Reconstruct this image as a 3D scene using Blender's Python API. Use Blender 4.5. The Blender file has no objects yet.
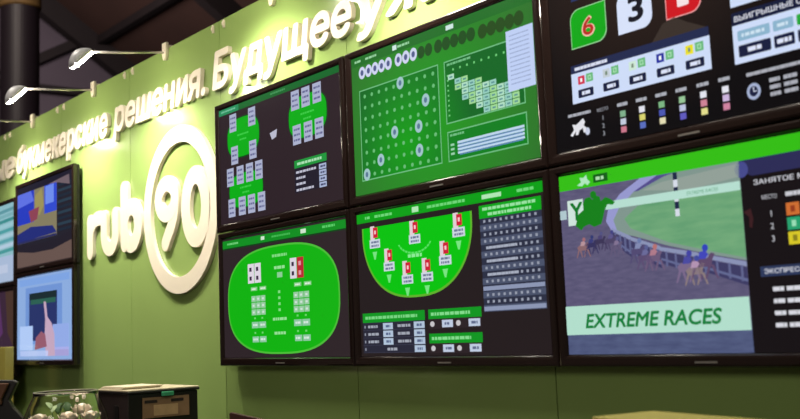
import bpy, bmesh, math, random
from mathutils import Vector, Matrix, Euler
random.seed(7)
SC = bpy.context.scene
COL = SC.collection
PI = math.pi
Z0 = 1.40            # height of the lower edge of the screen wall
WALL_Y = 0.065       # front face of the green wall (screen fronts are at y = 0)

# ------------------------------------------------------------------ materials
def lin(c):
    return tuple(((v/255)/12.92 if v/255 <= 0.04045 else (((v/255)+0.055)/1.055)**2.4) for v in c)

def mat(name, rgb, rough=0.5, metal=0.0, coat=0.0, emit=None, strength=1.0, noise=0.0, nscale=8.0, spec=0.5, trans=0.0, ior=1.45, bump=0.0):
    m = bpy.data.materials.new(name); m.use_nodes = True
    nt = m.node_tree; b = nt.nodes['Principled BSDF']
    col = lin(rgb)
    b.inputs['Base Color'].default_value = (*col, 1)
    b.inputs['Roughness'].default_value = rough
    b.inputs['Metallic'].default_value = metal
    b.inputs['Coat Weight'].default_value = coat
    b.inputs['Specular IOR Level'].default_value = spec
    b.inputs['Transmission Weight'].default_value = trans
    b.inputs['IOR'].default_value = ior
    if emit is not None:
        b.inputs['Emission Color'].default_value = (*lin(emit), 1)
        b.inputs['Emission Strength'].default_value = strength
    if noise > 0 or bump > 0:
        tc = nt.nodes.new('ShaderNodeTexCoord'); n = nt.nodes.new('ShaderNodeTexNoise')
        n.inputs['Scale'].default_value = nscale; n.inputs['Detail'].default_value = 4
        nt.links.new(tc.outputs['Object'], n.inputs['Vector'])
        if noise > 0:
            r = nt.nodes.new('ShaderNodeValToRGB')
            r.color_ramp.elements[0].position = 0.3; r.color_ramp.elements[1].position = 0.7
            r.color_ramp.elements[0].color = (*[c*(1-noise) for c in col], 1)
            r.color_ramp.elements[1].color = (*[min(1, c*(1+noise)) for c in col], 1)
            nt.links.new(n.outputs['Fac'], r.inputs['Fac'])
            nt.links.new(r.outputs['Color'], b.inputs['Base Color'])
        if bump > 0:
            bp = nt.nodes.new('ShaderNodeBump'); bp.inputs['Strength'].default_value = bump
            nt.links.new(n.outputs['Fac'], bp.inputs['Height']); nt.links.new(bp.outputs['Normal'], b.inputs['Normal'])
    return m

SM = {}
def scr(rgb, s=1.0):
    """a lit colour on a display: dark glass that gives off the colour"""
    k = (tuple(rgb), s)
    if k not in SM:
        SM[k] = mat('display_%02x%02x%02x' % tuple(rgb), (6, 6, 7), rough=0.12, emit=rgb, strength=s, spec=0.35)
    return SM[k]

def scr_mix(name, a, b, scale, spherical=False, stretch=(1, 1, 1), center=(0.53, 0, 0.3), rad=0.6):
    """display face with two tones blended, both given off as emission"""
    m = mat(name, (6, 6, 7), rough=0.12, emit=a, spec=0.35)
    nt = m.node_tree; bs = nt.nodes['Principled BSDF']
    tc = nt.nodes.new('ShaderNodeTexCoord'); mp = nt.nodes.new('ShaderNodeMapping')
    nt.links.new(tc.outputs['Object'], mp.inputs['Vector'])
    if spherical:
        mp.inputs['Location'].default_value = (-center[0]/rad, 0, -center[2]/rad)
        mp.inputs['Scale'].default_value = (1/rad, 0, 1/rad)
        g = nt.nodes.new('ShaderNodeTexGradient'); g.gradient_type = 'SPHERICAL'
        nt.links.new(mp.outputs['Vector'], g.inputs['Vector']); out = g.outputs['Fac']
    else:
        mp.inputs['Scale'].default_value = stretch
        g = nt.nodes.new('ShaderNodeTexNoise'); g.inputs['Scale'].default_value = scale; g.inputs['Detail'].default_value = 3
        nt.links.new(mp.outputs['Vector'], g.inputs['Vector']); out = g.outputs['Fac']
    r = nt.nodes.new('ShaderNodeValToRGB')
    lo, hi = (0.0, 1.0) if spherical else (0.3, 0.7)
    r.color_ramp.elements[0].position = lo; r.color_ramp.elements[1].position = hi
    r.color_ramp.elements[0].color = (*lin(a), 1); r.color_ramp.elements[1].color = (*lin(b), 1)
    nt.links.new(out, r.inputs['Fac']); nt.links.new(r.outputs['Color'], bs.inputs['Emission Color'])
    return m

GREEN = mat('green_wall_laminate', (140, 166, 95), rough=0.17, noise=0.03, nscale=1.2, spec=0.5)
SEAM = mat('dark_seam', (26, 30, 16), rough=0.8)
LETTER = mat('cream_letter', (232, 222, 202), rough=0.35, noise=0.01, nscale=3)
BEZEL = mat('gloss_brown_black_bezel', (24, 15, 13), rough=0.14, coat=0.5, noise=0.05, nscale=5)
HOUSING = mat('black_plastic_housing', (16, 14, 14), rough=0.45, noise=0.05, nscale=12)
METAL = mat('satin_metal', (196, 192, 186), rough=0.28, metal=0.85, noise=0.03, nscale=20)
LAMPBODY = mat('lamp_head_aluminium', (226, 226, 230), rough=0.35, metal=0.15, noise=0.03, nscale=20)
IVORY = mat('ivory_bracket', (240, 230, 205), rough=0.4, noise=0.02, nscale=10)
LAMPGLASS = mat('lit_lamp_glass', (255, 250, 240), rough=0.2, emit=(255, 244, 222), strength=110)
ROOF = mat('brown_roof_deck', (66, 43, 34), rough=0.85, noise=0.15, nscale=0.6)
BEAM = mat('dark_roof_steel', (30, 22, 21), rough=0.7, noise=0.1, nscale=2)
GREYWALL = mat('grey_hall_cladding', (92, 82, 90), rough=0.8, noise=0.06, nscale=0.8)
COLUMN = mat('dark_painted_column', (36, 28, 36), rough=0.5, noise=0.05, nscale=2)
BAND = mat('ochre_column_band', (120, 92, 52), rough=0.7, noise=0.2, nscale=6)
FLOORM = mat('hall_carpet', (52, 48, 46), rough=0.95, noise=0.12, nscale=30)
BOXM = mat('dark_brown_plastic', (36, 26, 26), rough=0.45, noise=0.06, nscale=15)
BOXDK = mat('black_front_plastic', (20, 16, 17), rough=0.35, noise=0.05, nscale=15)
CREAM = mat('cream_top', (186, 174, 146), rough=0.5, noise=0.03, nscale=10)
TAN = mat('tan_label', (120, 92, 66), rough=0.6, noise=0.12, nscale=22)
TANL = mat('pale_tan_label', (166, 136, 98), rough=0.6, noise=0.12, nscale=30)
BADGE = mat('green_badge', (52, 140, 98), rough=0.4, noise=0.1, nscale=60)
PAPER = mat('paper_sheet', (204, 192, 166), rough=0.7, noise=0.02, nscale=20)
OLIVE = mat('olive_board', (150, 140, 62), rough=0.6, noise=0.05, nscale=4)
OLIVED = mat('olive_box', (118, 124, 58), rough=0.6, noise=0.05, nscale=6)
REDB = mat('red_brown_cover', (74, 38, 30), rough=0.5, noise=0.08, nscale=10)
COUNTER = mat('counter_laminate', (120, 128, 66), rough=0.4, noise=0.05, nscale=5)
COUNTERT = mat('counter_top_dark', (60, 52, 44), rough=0.3, noise=0.06, nscale=5)
CHAIRM = mat('dark_chair_vinyl', (26, 22, 22), rough=0.5, noise=0.06, nscale=12)
CHAIRT = mat('brown_chair_pad', (98, 62, 44), rough=0.7, noise=0.08, nscale=12)
GLASS = mat('clear_glass', (250, 250, 244), rough=0.02, trans=1.0, ior=1.3)
RIM = mat('pale_glass_rim', (216, 212, 190), rough=0.15, trans=0.55, ior=1.3)
PETAL = mat('cream_petal', (255, 240, 228), rough=0.6, noise=0.04, nscale=40)
LEAF = mat('green_leaf', (48, 84, 36), rough=0.55, noise=0.2, nscale=40)
LEAFP = mat('pale_green_leaf', (150, 172, 128), rough=0.55, noise=0.12, nscale=40)
STEM = mat('green_stem', (70, 96, 44), rough=0.6, noise=0.1, nscale=40)

# ------------------------------------------------------------------ mesh helpers
def add_box(bm, x0, x1, y0, y1, z0, z1, mi=0):
    vs = [bm.verts.new((x, y, z)) for z in (z0, z1) for y in (y0, y1) for x in (x0, x1)]
    for q in ((0,2,3,1),(4,5,7,6),(0,1,5,4),(2,6,7,3),(0,4,6,2),(1,3,7,5)):
        f = bm.faces.new([vs[i] for i in q]); f.material_index = mi
    return vs

def poly_prism(bm, pts, axis, a, b, mi=0):
    """pts: outline in the other two axes; extruded from a to b along axis"""
    def P(p, d): return (d, p[0], p[1]) if axis == 'x' else ((p[0], d, p[1]) if axis == 'y' else (p[0], p[1], d))
    A = [bm.verts.new(P(p, a)) for p in pts]; B = [bm.verts.new(P(p, b)) for p in pts]
    for f in (bm.faces.new(A), bm.faces.new(B[::-1])): f.material_index = mi
    for k in range(len(pts)):
        f = bm.faces.new((A[k], B[k], B[(k+1) % len(pts)], A[(k+1) % len(pts)])); f.material_index = mi

def add_tube(bm, pts, rad, seg=12, cap=True):
    pts = [Vector(p) for p in pts]
    rads = rad if isinstance(rad, (list, tuple)) else [rad]*len(pts)
    rings = []; up = None
    for i, p in enumerate(pts):
        d = (pts[min(i+1, len(pts)-1)] - pts[max(i-1, 0)]).normalized()
        a = Vector((0,0,1)) if abs(d.z) < 0.9 else Vector((1,0,0))
        u = d.cross(a).normalized()
        if up is not None and u.dot(up) < 0: u = -u
        up = u; v = d.cross(u)
        rings.append([bm.verts.new(p + (u*math.cos(2*PI*k/seg) + v*math.sin(2*PI*k/seg))*rads[i]) for k in range(seg)])
    for a, b in zip(rings, rings[1:]):
        for k in range(seg): bm.faces.new((a[k], a[(k+1)%seg], b[(k+1)%seg], b[k]))
    if cap:
        bm.faces.new(rings[0]); bm.faces.new(rings[-1][::-1])

def add_lathe(bm, prof, seg=32, center=(0,0,0)):
    c = Vector(center); rings = []
    for r, z in prof:
        if r < 1e-6: rings.append([bm.verts.new(c + Vector((0,0,z)))])
        else: rings.append([bm.verts.new(c + Vector((r*math.cos(2*PI*k/seg), r*math.sin(2*PI*k/seg), z))) for k in range(seg)])
    for a, b in zip(rings, rings[1:]):
        for k in range(seg):
            k2 = (k+1) % seg
            if len(a) == 1 and len(b) == 1: continue
            if len(a) == 1: bm.faces.new((a[0], b[k2], b[k]))
            elif len(b) == 1: bm.faces.new((a[k], a[k2], b[0]))
            else: bm.faces.new((a[k], a[k2], b[k2], b[k]))

def link(name, bm, mats, parent=None, smooth=False, bevel=0.0, bseg=3, recalc=True):
    if recalc: bmesh.ops.recalc_face_normals(bm, faces=bm.faces)
    me = bpy.data.meshes.new(name); bm.to_mesh(me); bm.free()
    for m in (mats if isinstance(mats, (list, tuple)) else [mats]): me.materials.append(m)
    o = bpy.data.objects.new(name, me); COL.objects.link(o)
    if parent: o.parent = parent
    if smooth:
        for p in me.polygons: p.use_smooth = True
    if bevel > 0:
        md = o.modifiers.new('bevel', 'BEVEL'); md.width = bevel; md.segments = bseg; md.limit_method = 'ANGLE'; md.angle_limit = math.radians(35)
    return o

def thing(name, label, cat, loc=(0,0,0), rz=0.0, group=None):
    o = bpy.data.objects.new(name, None); o.empty_display_size = 0.1; COL.objects.link(o)
    o.location = loc; o.rotation_euler = (0, 0, rz)
    return tag(o, label, cat, group)

def tag(o, label, cat, group=None):
    o['label'] = label; o['category'] = cat; o['kind'] = 'thing'
    if group: o['group'] = group
    return o

def struct(name, bm, m, bevel=0.0):
    o = link(name, bm, m, bevel=bevel); o['kind'] = 'structure'; return o

def box_obj(name, x0, x1, y0, y1, z0, z1, m, parent=None, bevel=0.004):
    bm = bmesh.new(); add_box(bm, x0, x1, y0, y1, z0, z1)
    return link(name, bm, m, parent, bevel=bevel)

from mathutils.geometry import delaunay_2d_cdt
import numpy as np
_PIECES = {}
def glyph_pieces(text, shear=0.0):
    """closed outlines of a text in the built-in typeface"""
    if (text, shear) in _PIECES: return _PIECES[(text, shear)]
    cu = bpy.data.curves.new('tmp_text', 'FONT'); cu.body = text; cu.size = 1.0; cu.shear = shear; cu.resolution_u = 4
    cu.fill_mode = 'NONE'
    o = bpy.data.objects.new('tmp_text', cu); COL.objects.link(o)
    dg = bpy.context.evaluated_depsgraph_get(); dg.update()
    me = o.evaluated_get(dg).to_mesh()
    nb = {}
    for e in me.edges:
        a, b = e.vertices; nb.setdefault(a, []).append(b); nb.setdefault(b, []).append(a)
    co = [Vector((v.co.x, v.co.y)) for v in me.vertices]
    o.evaluated_get(dg).to_mesh_clear(); bpy.data.objects.remove(o); bpy.data.curves.remove(cu)
    loops, seen = [], set()
    for st in sorted(nb):
        if st in seen: continue
        lp = [st]; seen.add(st); cur = st + 1 if st + 1 in nb[st] else nb[st][0]
        while cur not in seen:
            lp.append(cur); seen.add(cur)
            nx = [q for q in nb[cur] if q not in seen]
            if not nx: break
            cur = nx[0]
        if len(lp) > 2: loops.append([co[q] for q in lp])
    _PIECES[(text, shear)] = loops
    return loops

_FILLED = {}
def glyph_fill(text, shear=0.0, bold=0.0):
    """clean filled outline (overlapping contours and heavier weight merged): points, triangles, border edges"""
    key = (text, shear, bold)
    if key in _FILLED: return _FILLED[key]
    base = glyph_pieces(text, shear)
    moves = [(0.0, 0.0)] + ([(bold*math.cos(q*PI/4), bold*math.sin(q*PI/4)) for q in range(8)] if bold else [])
    vs, es = [], []
    for mx, my in moves:
        for L in base:
            st = len(vs); vs += [Vector((p.x+mx, p.y+my)) for p in L]
            es += [(st+q, st+(q+1) % len(L)) for q in range(len(L))]
    P, _, F, *_ = delaunay_2d_cdt(vs, es, [], 0, 1e-5)
    A = np.array([vs[a] for a, b in es]); B = np.array([vs[b] for a, b in es]); keep = []
    for f in F:
        cx, cy = sum(P[q].x for q in f)/len(f), sum(P[q].y for q in f)/len(f)
        up = (A[:,1] <= cy) & (B[:,1] > cy); dn = (A[:,1] > cy) & (B[:,1] <= cy)
        side = (B[:,0]-A[:,0])*(cy-A[:,1]) - (cx-A[:,0])*(B[:,1]-A[:,1])
        if int((up & (side > 0)).sum()) - int((dn & (side < 0)).sum()) != 0: keep.append(tuple(f))
    cnt = {}
    for f in keep:
        for q in range(len(f)):
            e = (f[q], f[(q+1) % len(f)]); cnt[frozenset(e)] = cnt.get(frozenset(e), []) + [e]
    border = [v[0] for v in cnt.values() if len(v) == 1]
    _FILLED[key] = ([(p.x, p.y) for p in P], keep, border)
    return _FILLED[key]

# ------------------------------------------------------------------ the setting
bm = bmesh.new(); add_box(bm, -21, 14, -14, 17, -0.1, 0); struct('floor', bm, FLOORM)

# the green exhibition wall: panels 1.062 m wide on a dark core, so that the joints are real gaps
bm = bmesh.new()
seams = [-0.0670 + 1.0524*k for k in range(-5, 6)]
for a, b in zip(seams, seams[1:]):
    add_box(bm, a+0.0022, b-0.0022, WALL_Y, WALL_Y+0.02, 0.0, 3.0995)
add_box(bm, seams[0], seams[-1], WALL_Y+0.02, WALL_Y+0.10, 0.0, 3.0926, 1)
o = link('wall_back', bm, [GREEN, SEAM]); o['kind'] = 'structure'

# hall behind: cladding wall, sloping roof with rafters and purlins
XL = -20.0
def roof_z(y): return 9.9 - 0.66*(y - 6.5)
bm = bmesh.new()
v = [bm.verts.new(p) for p in ((XL,-14,0),(XL,16,0),(XL,16,roof_z(16)),(XL,-14,roof_z(-14)))]
bm.faces.new(v)
r = bmesh.ops.extrude_face_region(bm, geom=bm.faces[:])
bmesh.ops.translate(bm, verts=[g for g in r['geom'] if isinstance(g, bmesh.types.BMVert)], vec=(-0.2,0,0))
struct('wall_left', bm, GREYWALL)
bm = bmesh.new()
v = [bm.verts.new(p) for p in ((XL,-14,roof_z(-14)),(13,-14,roof_z(-14)),(13,16,roof_z(16)),(XL,16,roof_z(16)))]
bm.faces.new(v)
r = bmesh.ops.extrude_face_region(bm, geom=bm.faces[:])
bmesh.ops.translate(bm, verts=[g for g in r['geom'] if isinstance(g, bmesh.types.BMVert)], vec=(0,0,0.2))
struct('ceiling', bm, ROOF)
bm = bmesh.new(); add_box(bm, XL, 13, 16, 16.2, 0, roof_z(16)+0.1); struct('wall_far', bm, GREYWALL)
# steel: one rafter per frame, one purlin per line, and the frame on the end wall
def beam(n, p0, p1, w, h):
    p0, p1 = Vector(p0), Vector(p1); d = (p1-p0).normalized(); s = d.cross(Vector((0,0,1))).normalized(); u = s.cross(d)
    bm = bmesh.new(); vs = []
    for p in (p0, p1):
        for a, b in ((-1,-1),(1,-1),(1,1),(-1,1)): vs.append(bm.verts.new(p + s*w/2*a + u*h/2*b))
    for q in ((0,1,2,3),(7,6,5,4),(0,4,5,1),(1,5,6,2),(2,6,7,3),(3,7,4,0)): bm.faces.new([vs[i] for i in q])
    o = link('trim_%d' % n, bm, BEAM); o['kind'] = 'structure'
n = 1
for x in (-19.6, -14.2, -8.6):
    beam(n, (x, -12, roof_z(-12)-0.3), (x, 15.6, roof_z(15.6)-0.3), 0.3, 0.5); n += 1
for y in (3.0, 5.2, 7.6, 9.8, 12.2, 14.4):
    beam(n, (XL+0.1, y, roof_z(y)-0.12), (12.5, y, roof_z(y)-0.12), 0.16, 0.2); n += 1
beam(n, (-19.8, 6.87, 0), (-19.8, 6.87, roof_z(6.87)-0.3), 0.14, 0.14); n += 1
beam(n, (-19.8, 5.3, 7.95), (-19.8, 7.7, 9.35), 0.16, 0.22); n += 1
beam(n, (-19.8, 3.0, 7.75), (-19.8, 12.5, 7.75), 0.12, 0.16); n += 1

# hall column
t = thing('hall_column', 'dark round hall column with ochre band rising behind the green wall', 'column', (-8.6, 1.96, 0))
bm = bmesh.new(); add_lathe(bm, [(0,0),(0.30,0),(0.30,0.25),(0.24,0.3),(0.24,12.7),(0,12.7)], 40); link('shaft', bm, COLUMN, t, smooth=False)
bm = bmesh.new(); add_lathe(bm, [(0.245,5.86),(0.262,5.88),(0.262,6.32),(0.245,6.34)], 40); b = link('painted_band', bm, BAND, t); b['label'] = 'ochre band'

# ------------------------------------------------------------------ displays
class Canvas:
    """collects the flat picture elements of one display into ONE mesh (x right, z up, metres from the display's lower left corner)"""
    X0, X1, V0, V1 = 0.036, 1.024, 0.038, 0.590
    def __init__(s): s.bm = bmesh.new(); s.m = []
    def mi(s, m):
        if not hasattr(m, 'node_tree'): m = scr(m)
        if m not in s.m: s.m.append(m)
        return s.m.index(m)
    def clip(s, x, z): return min(max(x, s.X0), s.X1), min(max(z, s.V0), s.V1)
    def poly(s, pts, m, L=1):
        vs = [s.bm.verts.new((*((lambda c: (c[0], -0.0004*L, c[1]))(s.clip(*p))),)) for p in pts]
        f = s.bm.faces.new(vs); f.normal_update()
        if f.normal.y > 0: f.normal_flip()
        f.material_index = s.mi(m)
    def rect(s, x0, z0, x1, z1, m, L=1): s.poly([(x0,z0),(x1,z0),(x1,z1),(x0,z1)], m, L)
    def frame(s, x0, z0, x1, z1, w, m, L=1):
        s.rect(x0,z0,x1,z0+w,m,L); s.rect(x0,z1-w,x1,z1,m,L); s.rect(x0,z0,x0+w,z1,m,L); s.rect(x1-w,z0,x1,z1,m,L)
    def ell(s, cx, cz, rx, rz, m, L=1, n=24, a0=0, a1=2*PI, p=1.0):
        pts = []
        full = abs(a1-a0) > 6.2
        for k in range(n if full else n+1):
            a = a0 + (a1-a0)*k/n; c, d = math.cos(a), math.sin(a)
            pts.append((cx + rx*math.copysign(abs(c)**p, c), cz + rz*math.copysign(abs(d)**p, d)))
        s.poly(pts, m, L)
    def rrect(s, x0, z0, x1, z1, rad, m, L=1, corners=(1,1,1,1), n=6):
        pts = []
        for (cx, cz, a, on) in ((x1-rad, z1-rad, 0, corners[0]), (x0+rad, z1-rad, 90, corners[1]), (x0+rad, z0+rad, 180, corners[2]), (x1-rad, z0+rad, 270, corners[3])):
            if on:
                for k in range(n+1):
                    t = math.radians(a + 90*k/n); pts.append((cx+rad*math.cos(t), cz+rad*math.sin(t)))
            else:
                t = math.radians(a+45); pts.append((cx+rad*(1 if math.cos(t)>0 else -1), cz+rad*(1 if math.sin(t)>0 else -1)))
        s.poly(pts, m, L)
    def dashes(s, x0, x1, z, h, m, L=2, seed=0, gap=0.35):
        """a line of writing too small to read: a row of short strokes"""
        rr = random.Random(seed + int(x0*1000) + int(z*1000)); x = x0
        while x < x1 - h*0.4:
            w = h*rr.uniform(0.8, 2.6); s.rect(x, z-h/2, min(x+w, x1), z+h/2, m, L); x += w + h*gap
    def text(s, body, x, z, h, m, L=2, w=None, shear=0.0, offset=0.0, align='L'):
        pts, tris, _ = glyph_fill(body, shear, offset)
        use = {q for f in tris for q in f}
        xs = [pts[q][0] for q in use]; x0, x1 = min(xs), max(xs)
        k = h/0.727; kx = k if w is None else w/(x1-x0)
        ox = x - x0*kx if align == 'L' else x - (x0+x1)/2*kx
        mi = s.mi(m); nv = {q: s.bm.verts.new((ox+pts[q][0]*kx, -0.0004*L, z+pts[q][1]*k)) for q in use}
        for f in tris:
            q = s.bm.faces.new([nv[i] for i in f]); q.normal_update()
            if q.normal.y > 0: q.normal_flip()
            q.material_index = mi
    def done(s, parent):
        # remove anything that would stick out past the glass
        o = link('screen', s.bm, s.m, parent, recalc=False)
        o.location = (0, 0.002, 0)
        return o

W_, H_ = 1.055, 0.62
def make_display(label, x, z, group, y=0.0):
    t = thing('display', label, 'screen', (x, y, z), 0, group)
    a, b, c, d = 0.034, 1.026, 0.036, 0.592
    bm = bmesh.new()      # front frame: profile swept round the four sides
    prof = [(0.0, 0.020), (0.0, 0.0), (0.003, -0.0045), (0.008, -0.006), (0.024, -0.005), (0.030, -0.003), (0.034, 0.0015), (0.034, 0.012)]
    rings = []
    for (k, yy) in prof:
        f = k/0.034
        x0, x1 = 0.0 + a*f, W_ + (b-W_)*f; z0, z1 = 0.0 + c*f, H_ + (d-H_)*f
        rings.append([bm.verts.new(p) for p in ((x0,yy,z0),(x1,yy,z0),(x1,yy,z1),(x0,yy,z1))])
    for p, q in zip(rings, rings[1:]):
        for k in range(4): bm.faces.new((p[k], p[(k+1)%4], q[(k+1)%4], q[k]))
    link('bezel', bm, BEZEL, t, recalc=True)
    bm = bmesh.new()      # rear housing with a shallower bulge and vent ribs
    add_box(bm, 0.004, W_-0.004, 0.013, 0.040, 0.004, H_-0.004)
    add_box(bm, 0.08, W_-0.08, 0.040, 0.058, 0.06, H_-0.06)
    for k in range(8): add_box(bm, 0.2+0.08*k, 0.25+0.08*k, 0.058, 0.060, H_-0.12, H_-0.1)
    link('housing', bm, HOUSING, t)
    bm = bmesh.new(); add_box(bm, 0.3, 0.75, 0.058, WALL_Y-0.0005-y, 0.2, 0.42); link('wall_mount', bm, HOUSING, t)
    bm = bmesh.new(); add_box(bm, 0.49, 0.56, -0.0072, -0.004, 0.012, 0.017); e = link('maker_strip', bm, METAL, t); e['label'] = 'small silver strip'
    return t

GRP = 'wall of displays'
DX, DZ = 1.062, 0.625
K = (20, 14, 17)

# --- upper left: card tables (four, six and eight seats)
A = make_display('display left of the keno board, card tables with four, six and eight seats on black', -0.010, Z0+DZ, GRP)
c = Canvas(); BG = (46, 34, 40); WH = (172, 178, 206); G = (8, 172, 22)
c.rect(c.X0, c.V0, c.X1, c.V1, BG, 0)
c.rect(c.X0, 0.561, c.X1, 0.592, (22, 104, 44), 1); c.rect(c.X0, 0.561, 0.22, 0.592, (38, 142, 92), 2)
c.dashes(0.06, 0.19, 0.577, 0.008, (120, 196, 160), 3); c.dashes(0.5, 0.62, 0.577, 0.008, (70, 150, 90), 3)
def card(cx, cz, w=0.062, h=0.085, red=False):
    c.rect(cx-w/2, cz-h/2, cx+w/2, cz+h/2, WH, 4)
    for q in (-1, 0, 1): c.dashes(cx-w*0.36, cx+w*0.38, cz+q*h*0.27, 0.009, (104, 106, 150), 5, seed=q)
for cx, cz, rx, rz, cards in ((0.255, 0.43, 0.142, 0.092, [(-0.088, 0.078), (0.083, 0.078), (-0.078, -0.078), (0.086, -0.076)]),
                              (0.787, 0.428, 0.142, 0.092, [(-0.089, 0.081), (-0.008, 0.081), (0.076, 0.081), (-0.082, -0.071), (0.004, -0.071), (0.086, -0.071)]),
                              (0.27, 0.18, 0.148, 0.08, [(-0.137, 0.073), (-0.046, 0.073), (0.038, 0.073), (0.119, 0.073), (-0.128, -0.073), (-0.034, -0.073), (0.049, -0.073), (0.136, -0.073)])):
    c.ell(cx, cz, rx+0.006, rz+0.006, (18, 70, 28), 1, 32, p=0.72); c.ell(cx, cz, rx, rz, G, 2, 32, p=0.72)
    c.dashes(cx-0.05, cx+0.05, cz+0.012, 0.008, (60, 205, 70), 3); c.dashes(cx-0.03, cx+0.03, cz-0.012, 0.008, (60, 205, 70), 3)
    for dx, dz in cards: card(cx+dx, cz+dz)
c.poly([(0.487,0.402),(0.548,0.412),(0.54,0.378),(0.505,0.37)], (186, 186, 206), 2)
c.rect(0.678, 0.213, 0.918, 0.246, (30, 150, 60), 2); c.dashes(0.7, 0.89, 0.23, 0.011, (170, 226, 180), 3)
c.rect(0.678, 0.106, 0.918, 0.213, (34, 30, 44), 1)
for k in range(4):
    zz = 0.194 - 0.0255*k; c.dashes(0.69, 0.69+(0.15, 0.07, 0.07, 0.13)[k], zz, 0.010, (190, 190, 208), 3, seed=k)
    c.rect(0.862, zz-0.011, 0.914, zz+0.011, (170, 182, 214), 3); c.dashes(0.872, 0.908, zz, 0.008, (70, 74, 110), 4, seed=k)
c.done(A)

# --- upper middle: keno
B = make_display('display with bright green keno number board and stepped payout table', DX, Z0+DZ, GRP)
c = Canvas()
KB = scr_mix('display_keno_ground', (48, 112, 44), (34, 156, 32), 1, True, center=(0.5, 0, 0.27), rad=0.62)
c.rect(c.X0, c.V0, c.X1, c.V1, KB, 0)
c.rect(c.X0, 0.553, c.X1, 0.592, (34, 112, 40), 1)
for x0, x1 in ((0.06, 0.1), (0.13, 0.2), (0.33, 0.4)): c.dashes(x0, x1, 0.572, 0.009, (150, 210, 160), 2)
c.rect(0.30, 0.563, 0.325, 0.582, (206, 232, 226), 2); c.rect(0.605, 0.563, 0.645, 0.58, (206, 232, 226), 2)
for k in range(5): c.ell(0.106+0.0415*k, 0.521, 0.0215, 0.025, (206, 212, 238), 2, 16); c.ell(0.106+0.0415*k, 0.521, 0.010, 0.012, (84, 92, 140), 3, 10)
for k in range(3): c.ell(0.333+0.044*k, 0.521, 0.0215, 0.025, (206, 212, 238), 2, 16); c.ell(0.333+0.044*k, 0.521, 0.010, 0.012, (84, 92, 140), 3, 10)
for k in range(2): c.ell(0.465+0.042*k, 0.518, 0.021, 0.024, (34, 80, 32), 2, 16)
for k in range(5): c.ell(0.56+0.043*k, 0.517, 0.022, 0.025, (34, 80, 32), 2, 16)
for k in range(5): c.ell(0.79+0.043*k, 0.513, 0.023, 0.026, (40, 78, 30), 2, 16)
PANEL = scr_mix('display_keno_panel', (20, 104, 38), (22, 158, 24), 1, True, center=(0.36, 0, 0.2), rad=0.36)
LN = (112, 190, 130)
c.rect(0.083, 0.09, 0.555, 0.452, PANEL, 1); c.frame(0.083, 0.09, 0.555, 0.452, 0.0045, LN, 2)
for i in range(10):
    for j in range(8):
        c.ell(0.118+0.0453*i, 0.424-0.0447*j, 0.008, 0.008, (104, 190, 118), 3, 8)
for x, z in ((0.339,0.43), (0.480,0.336), (0.435,0.247), (0.295,0.250), (0.434,0.158), (0.205,0.158), (0.115,0.114)):
    c.ell(x, z, 0.021, 0.024, (160, 198, 200), 4, 18); c.ell(x, z, 0.009, 0.011, (92, 120, 150), 5, 10)
c.rect(0.586, 0.225, 0.973, 0.452, PANEL, 1); c.frame(0.586, 0.225, 0.973, 0.452, 0.0045, LN, 2)
c.dashes(0.602, 0.725, 0.437, 0.008, LN, 3)
for i in range(9): c.rect(0.63+0.036*i, 0.411, 0.638+0.036*i, 0.419, (110, 206, 120), 3)
for j in range(9): c.rect(0.6, 0.395-0.018*j, 0.608, 0.401-0.018*j, (110, 206, 120), 3)
for j, (i0, n_) in enumerate(((0,1), (1,2), (1,4), (2,5), (2,7), (3,8), (4,7), (5,5))):
    for i in range(n_):
        x = 0.605+0.0345*(i0+i); z = 0.400-0.0215*j
        if x+0.033 < 0.968: c.rect(x, z-0.019, x+0.032, z, ((176, 222, 196), (150, 206, 190), (160, 216, 150))[(i+j)%3], 3); c.rect(x+0.008, z-0.013, x+0.024, z-0.007, (96, 150, 150), 4)
c.rect(0.588, 0.089, 0.975, 0.197, (18, 128, 34), 1); c.frame(0.588, 0.089, 0.975, 0.197, 0.0045, LN, 2)
c.dashes(0.602, 0.68, 0.182, 0.008, LN, 3)
for j in range(4):
    z = 0.156-0.0122*j; c.rect(0.639, z-0.0085, 0.961, z, (190, 214, 236), 3)
    c.dashes(0.648, 0.955, z-0.0115, 0.0045, (96, 130, 190), 4, seed=j)
for j in range(3): c.rect(0.603, 0.144-0.016*j, 0.622, 0.152-0.016*j, (150, 210, 170), 3)
c.rect(0.9005, 0.276, 1.0235, 0.481, (192, 208, 244), 6)
for j in range(12): c.dashes(0.915, 1.005, 0.462-0.0148*j, 0.004, (150, 166, 206), 7, seed=j)
c.done(B)

# --- upper right: race numbers on tiles
C_ = make_display('display with green 6, white 3 and red 1 race number tiles, topmost right', 2*DX-0.004, Z0+DZ, GRP)
c = Canvas(); NAVY = (34, 42, 78); LB = (206, 220, 248)
c.rect(c.X0, c.V0, c.X1, c.V1, scr_mix('display_race_ground_reflection', (10, 8, 11), (48, 32, 24), 1, True, center=(0.4, 0, 0.62), rad=0.55), 0)  # brown hall reflection painted into the black ground as emission
c.dashes(0.13, 0.24, 0.512, 0.02, (40, 52, 96), 1)
c.rrect(0.121, 0.351, 0.262, 0.4745, 0.035, (150, 212, 150), 1, (0,1,0,1)); c.rrect(0.124, 0.354, 0.259, 0.4715, 0.034, (14, 168, 22), 2, (0,1,0,1))
c.text('6', 0.1915, 0.381, 0.062, (246, 190, 170), 3, w=0.052, offset=0.03, align='C'); c.text('6', 0.1915, 0.384, 0.056, (186, 44, 34), 4, w=0.042, offset=0.012, align='C')
c.rrect(0.304, 0.351, 0.428, 0.4745, 0.035, (216, 226, 250), 2, (0,1,0,1)); c.text('3', 0.371, 0.381, 0.072, (20, 20, 32), 3, w=0.056, offset=0.03, align='C')
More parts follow.
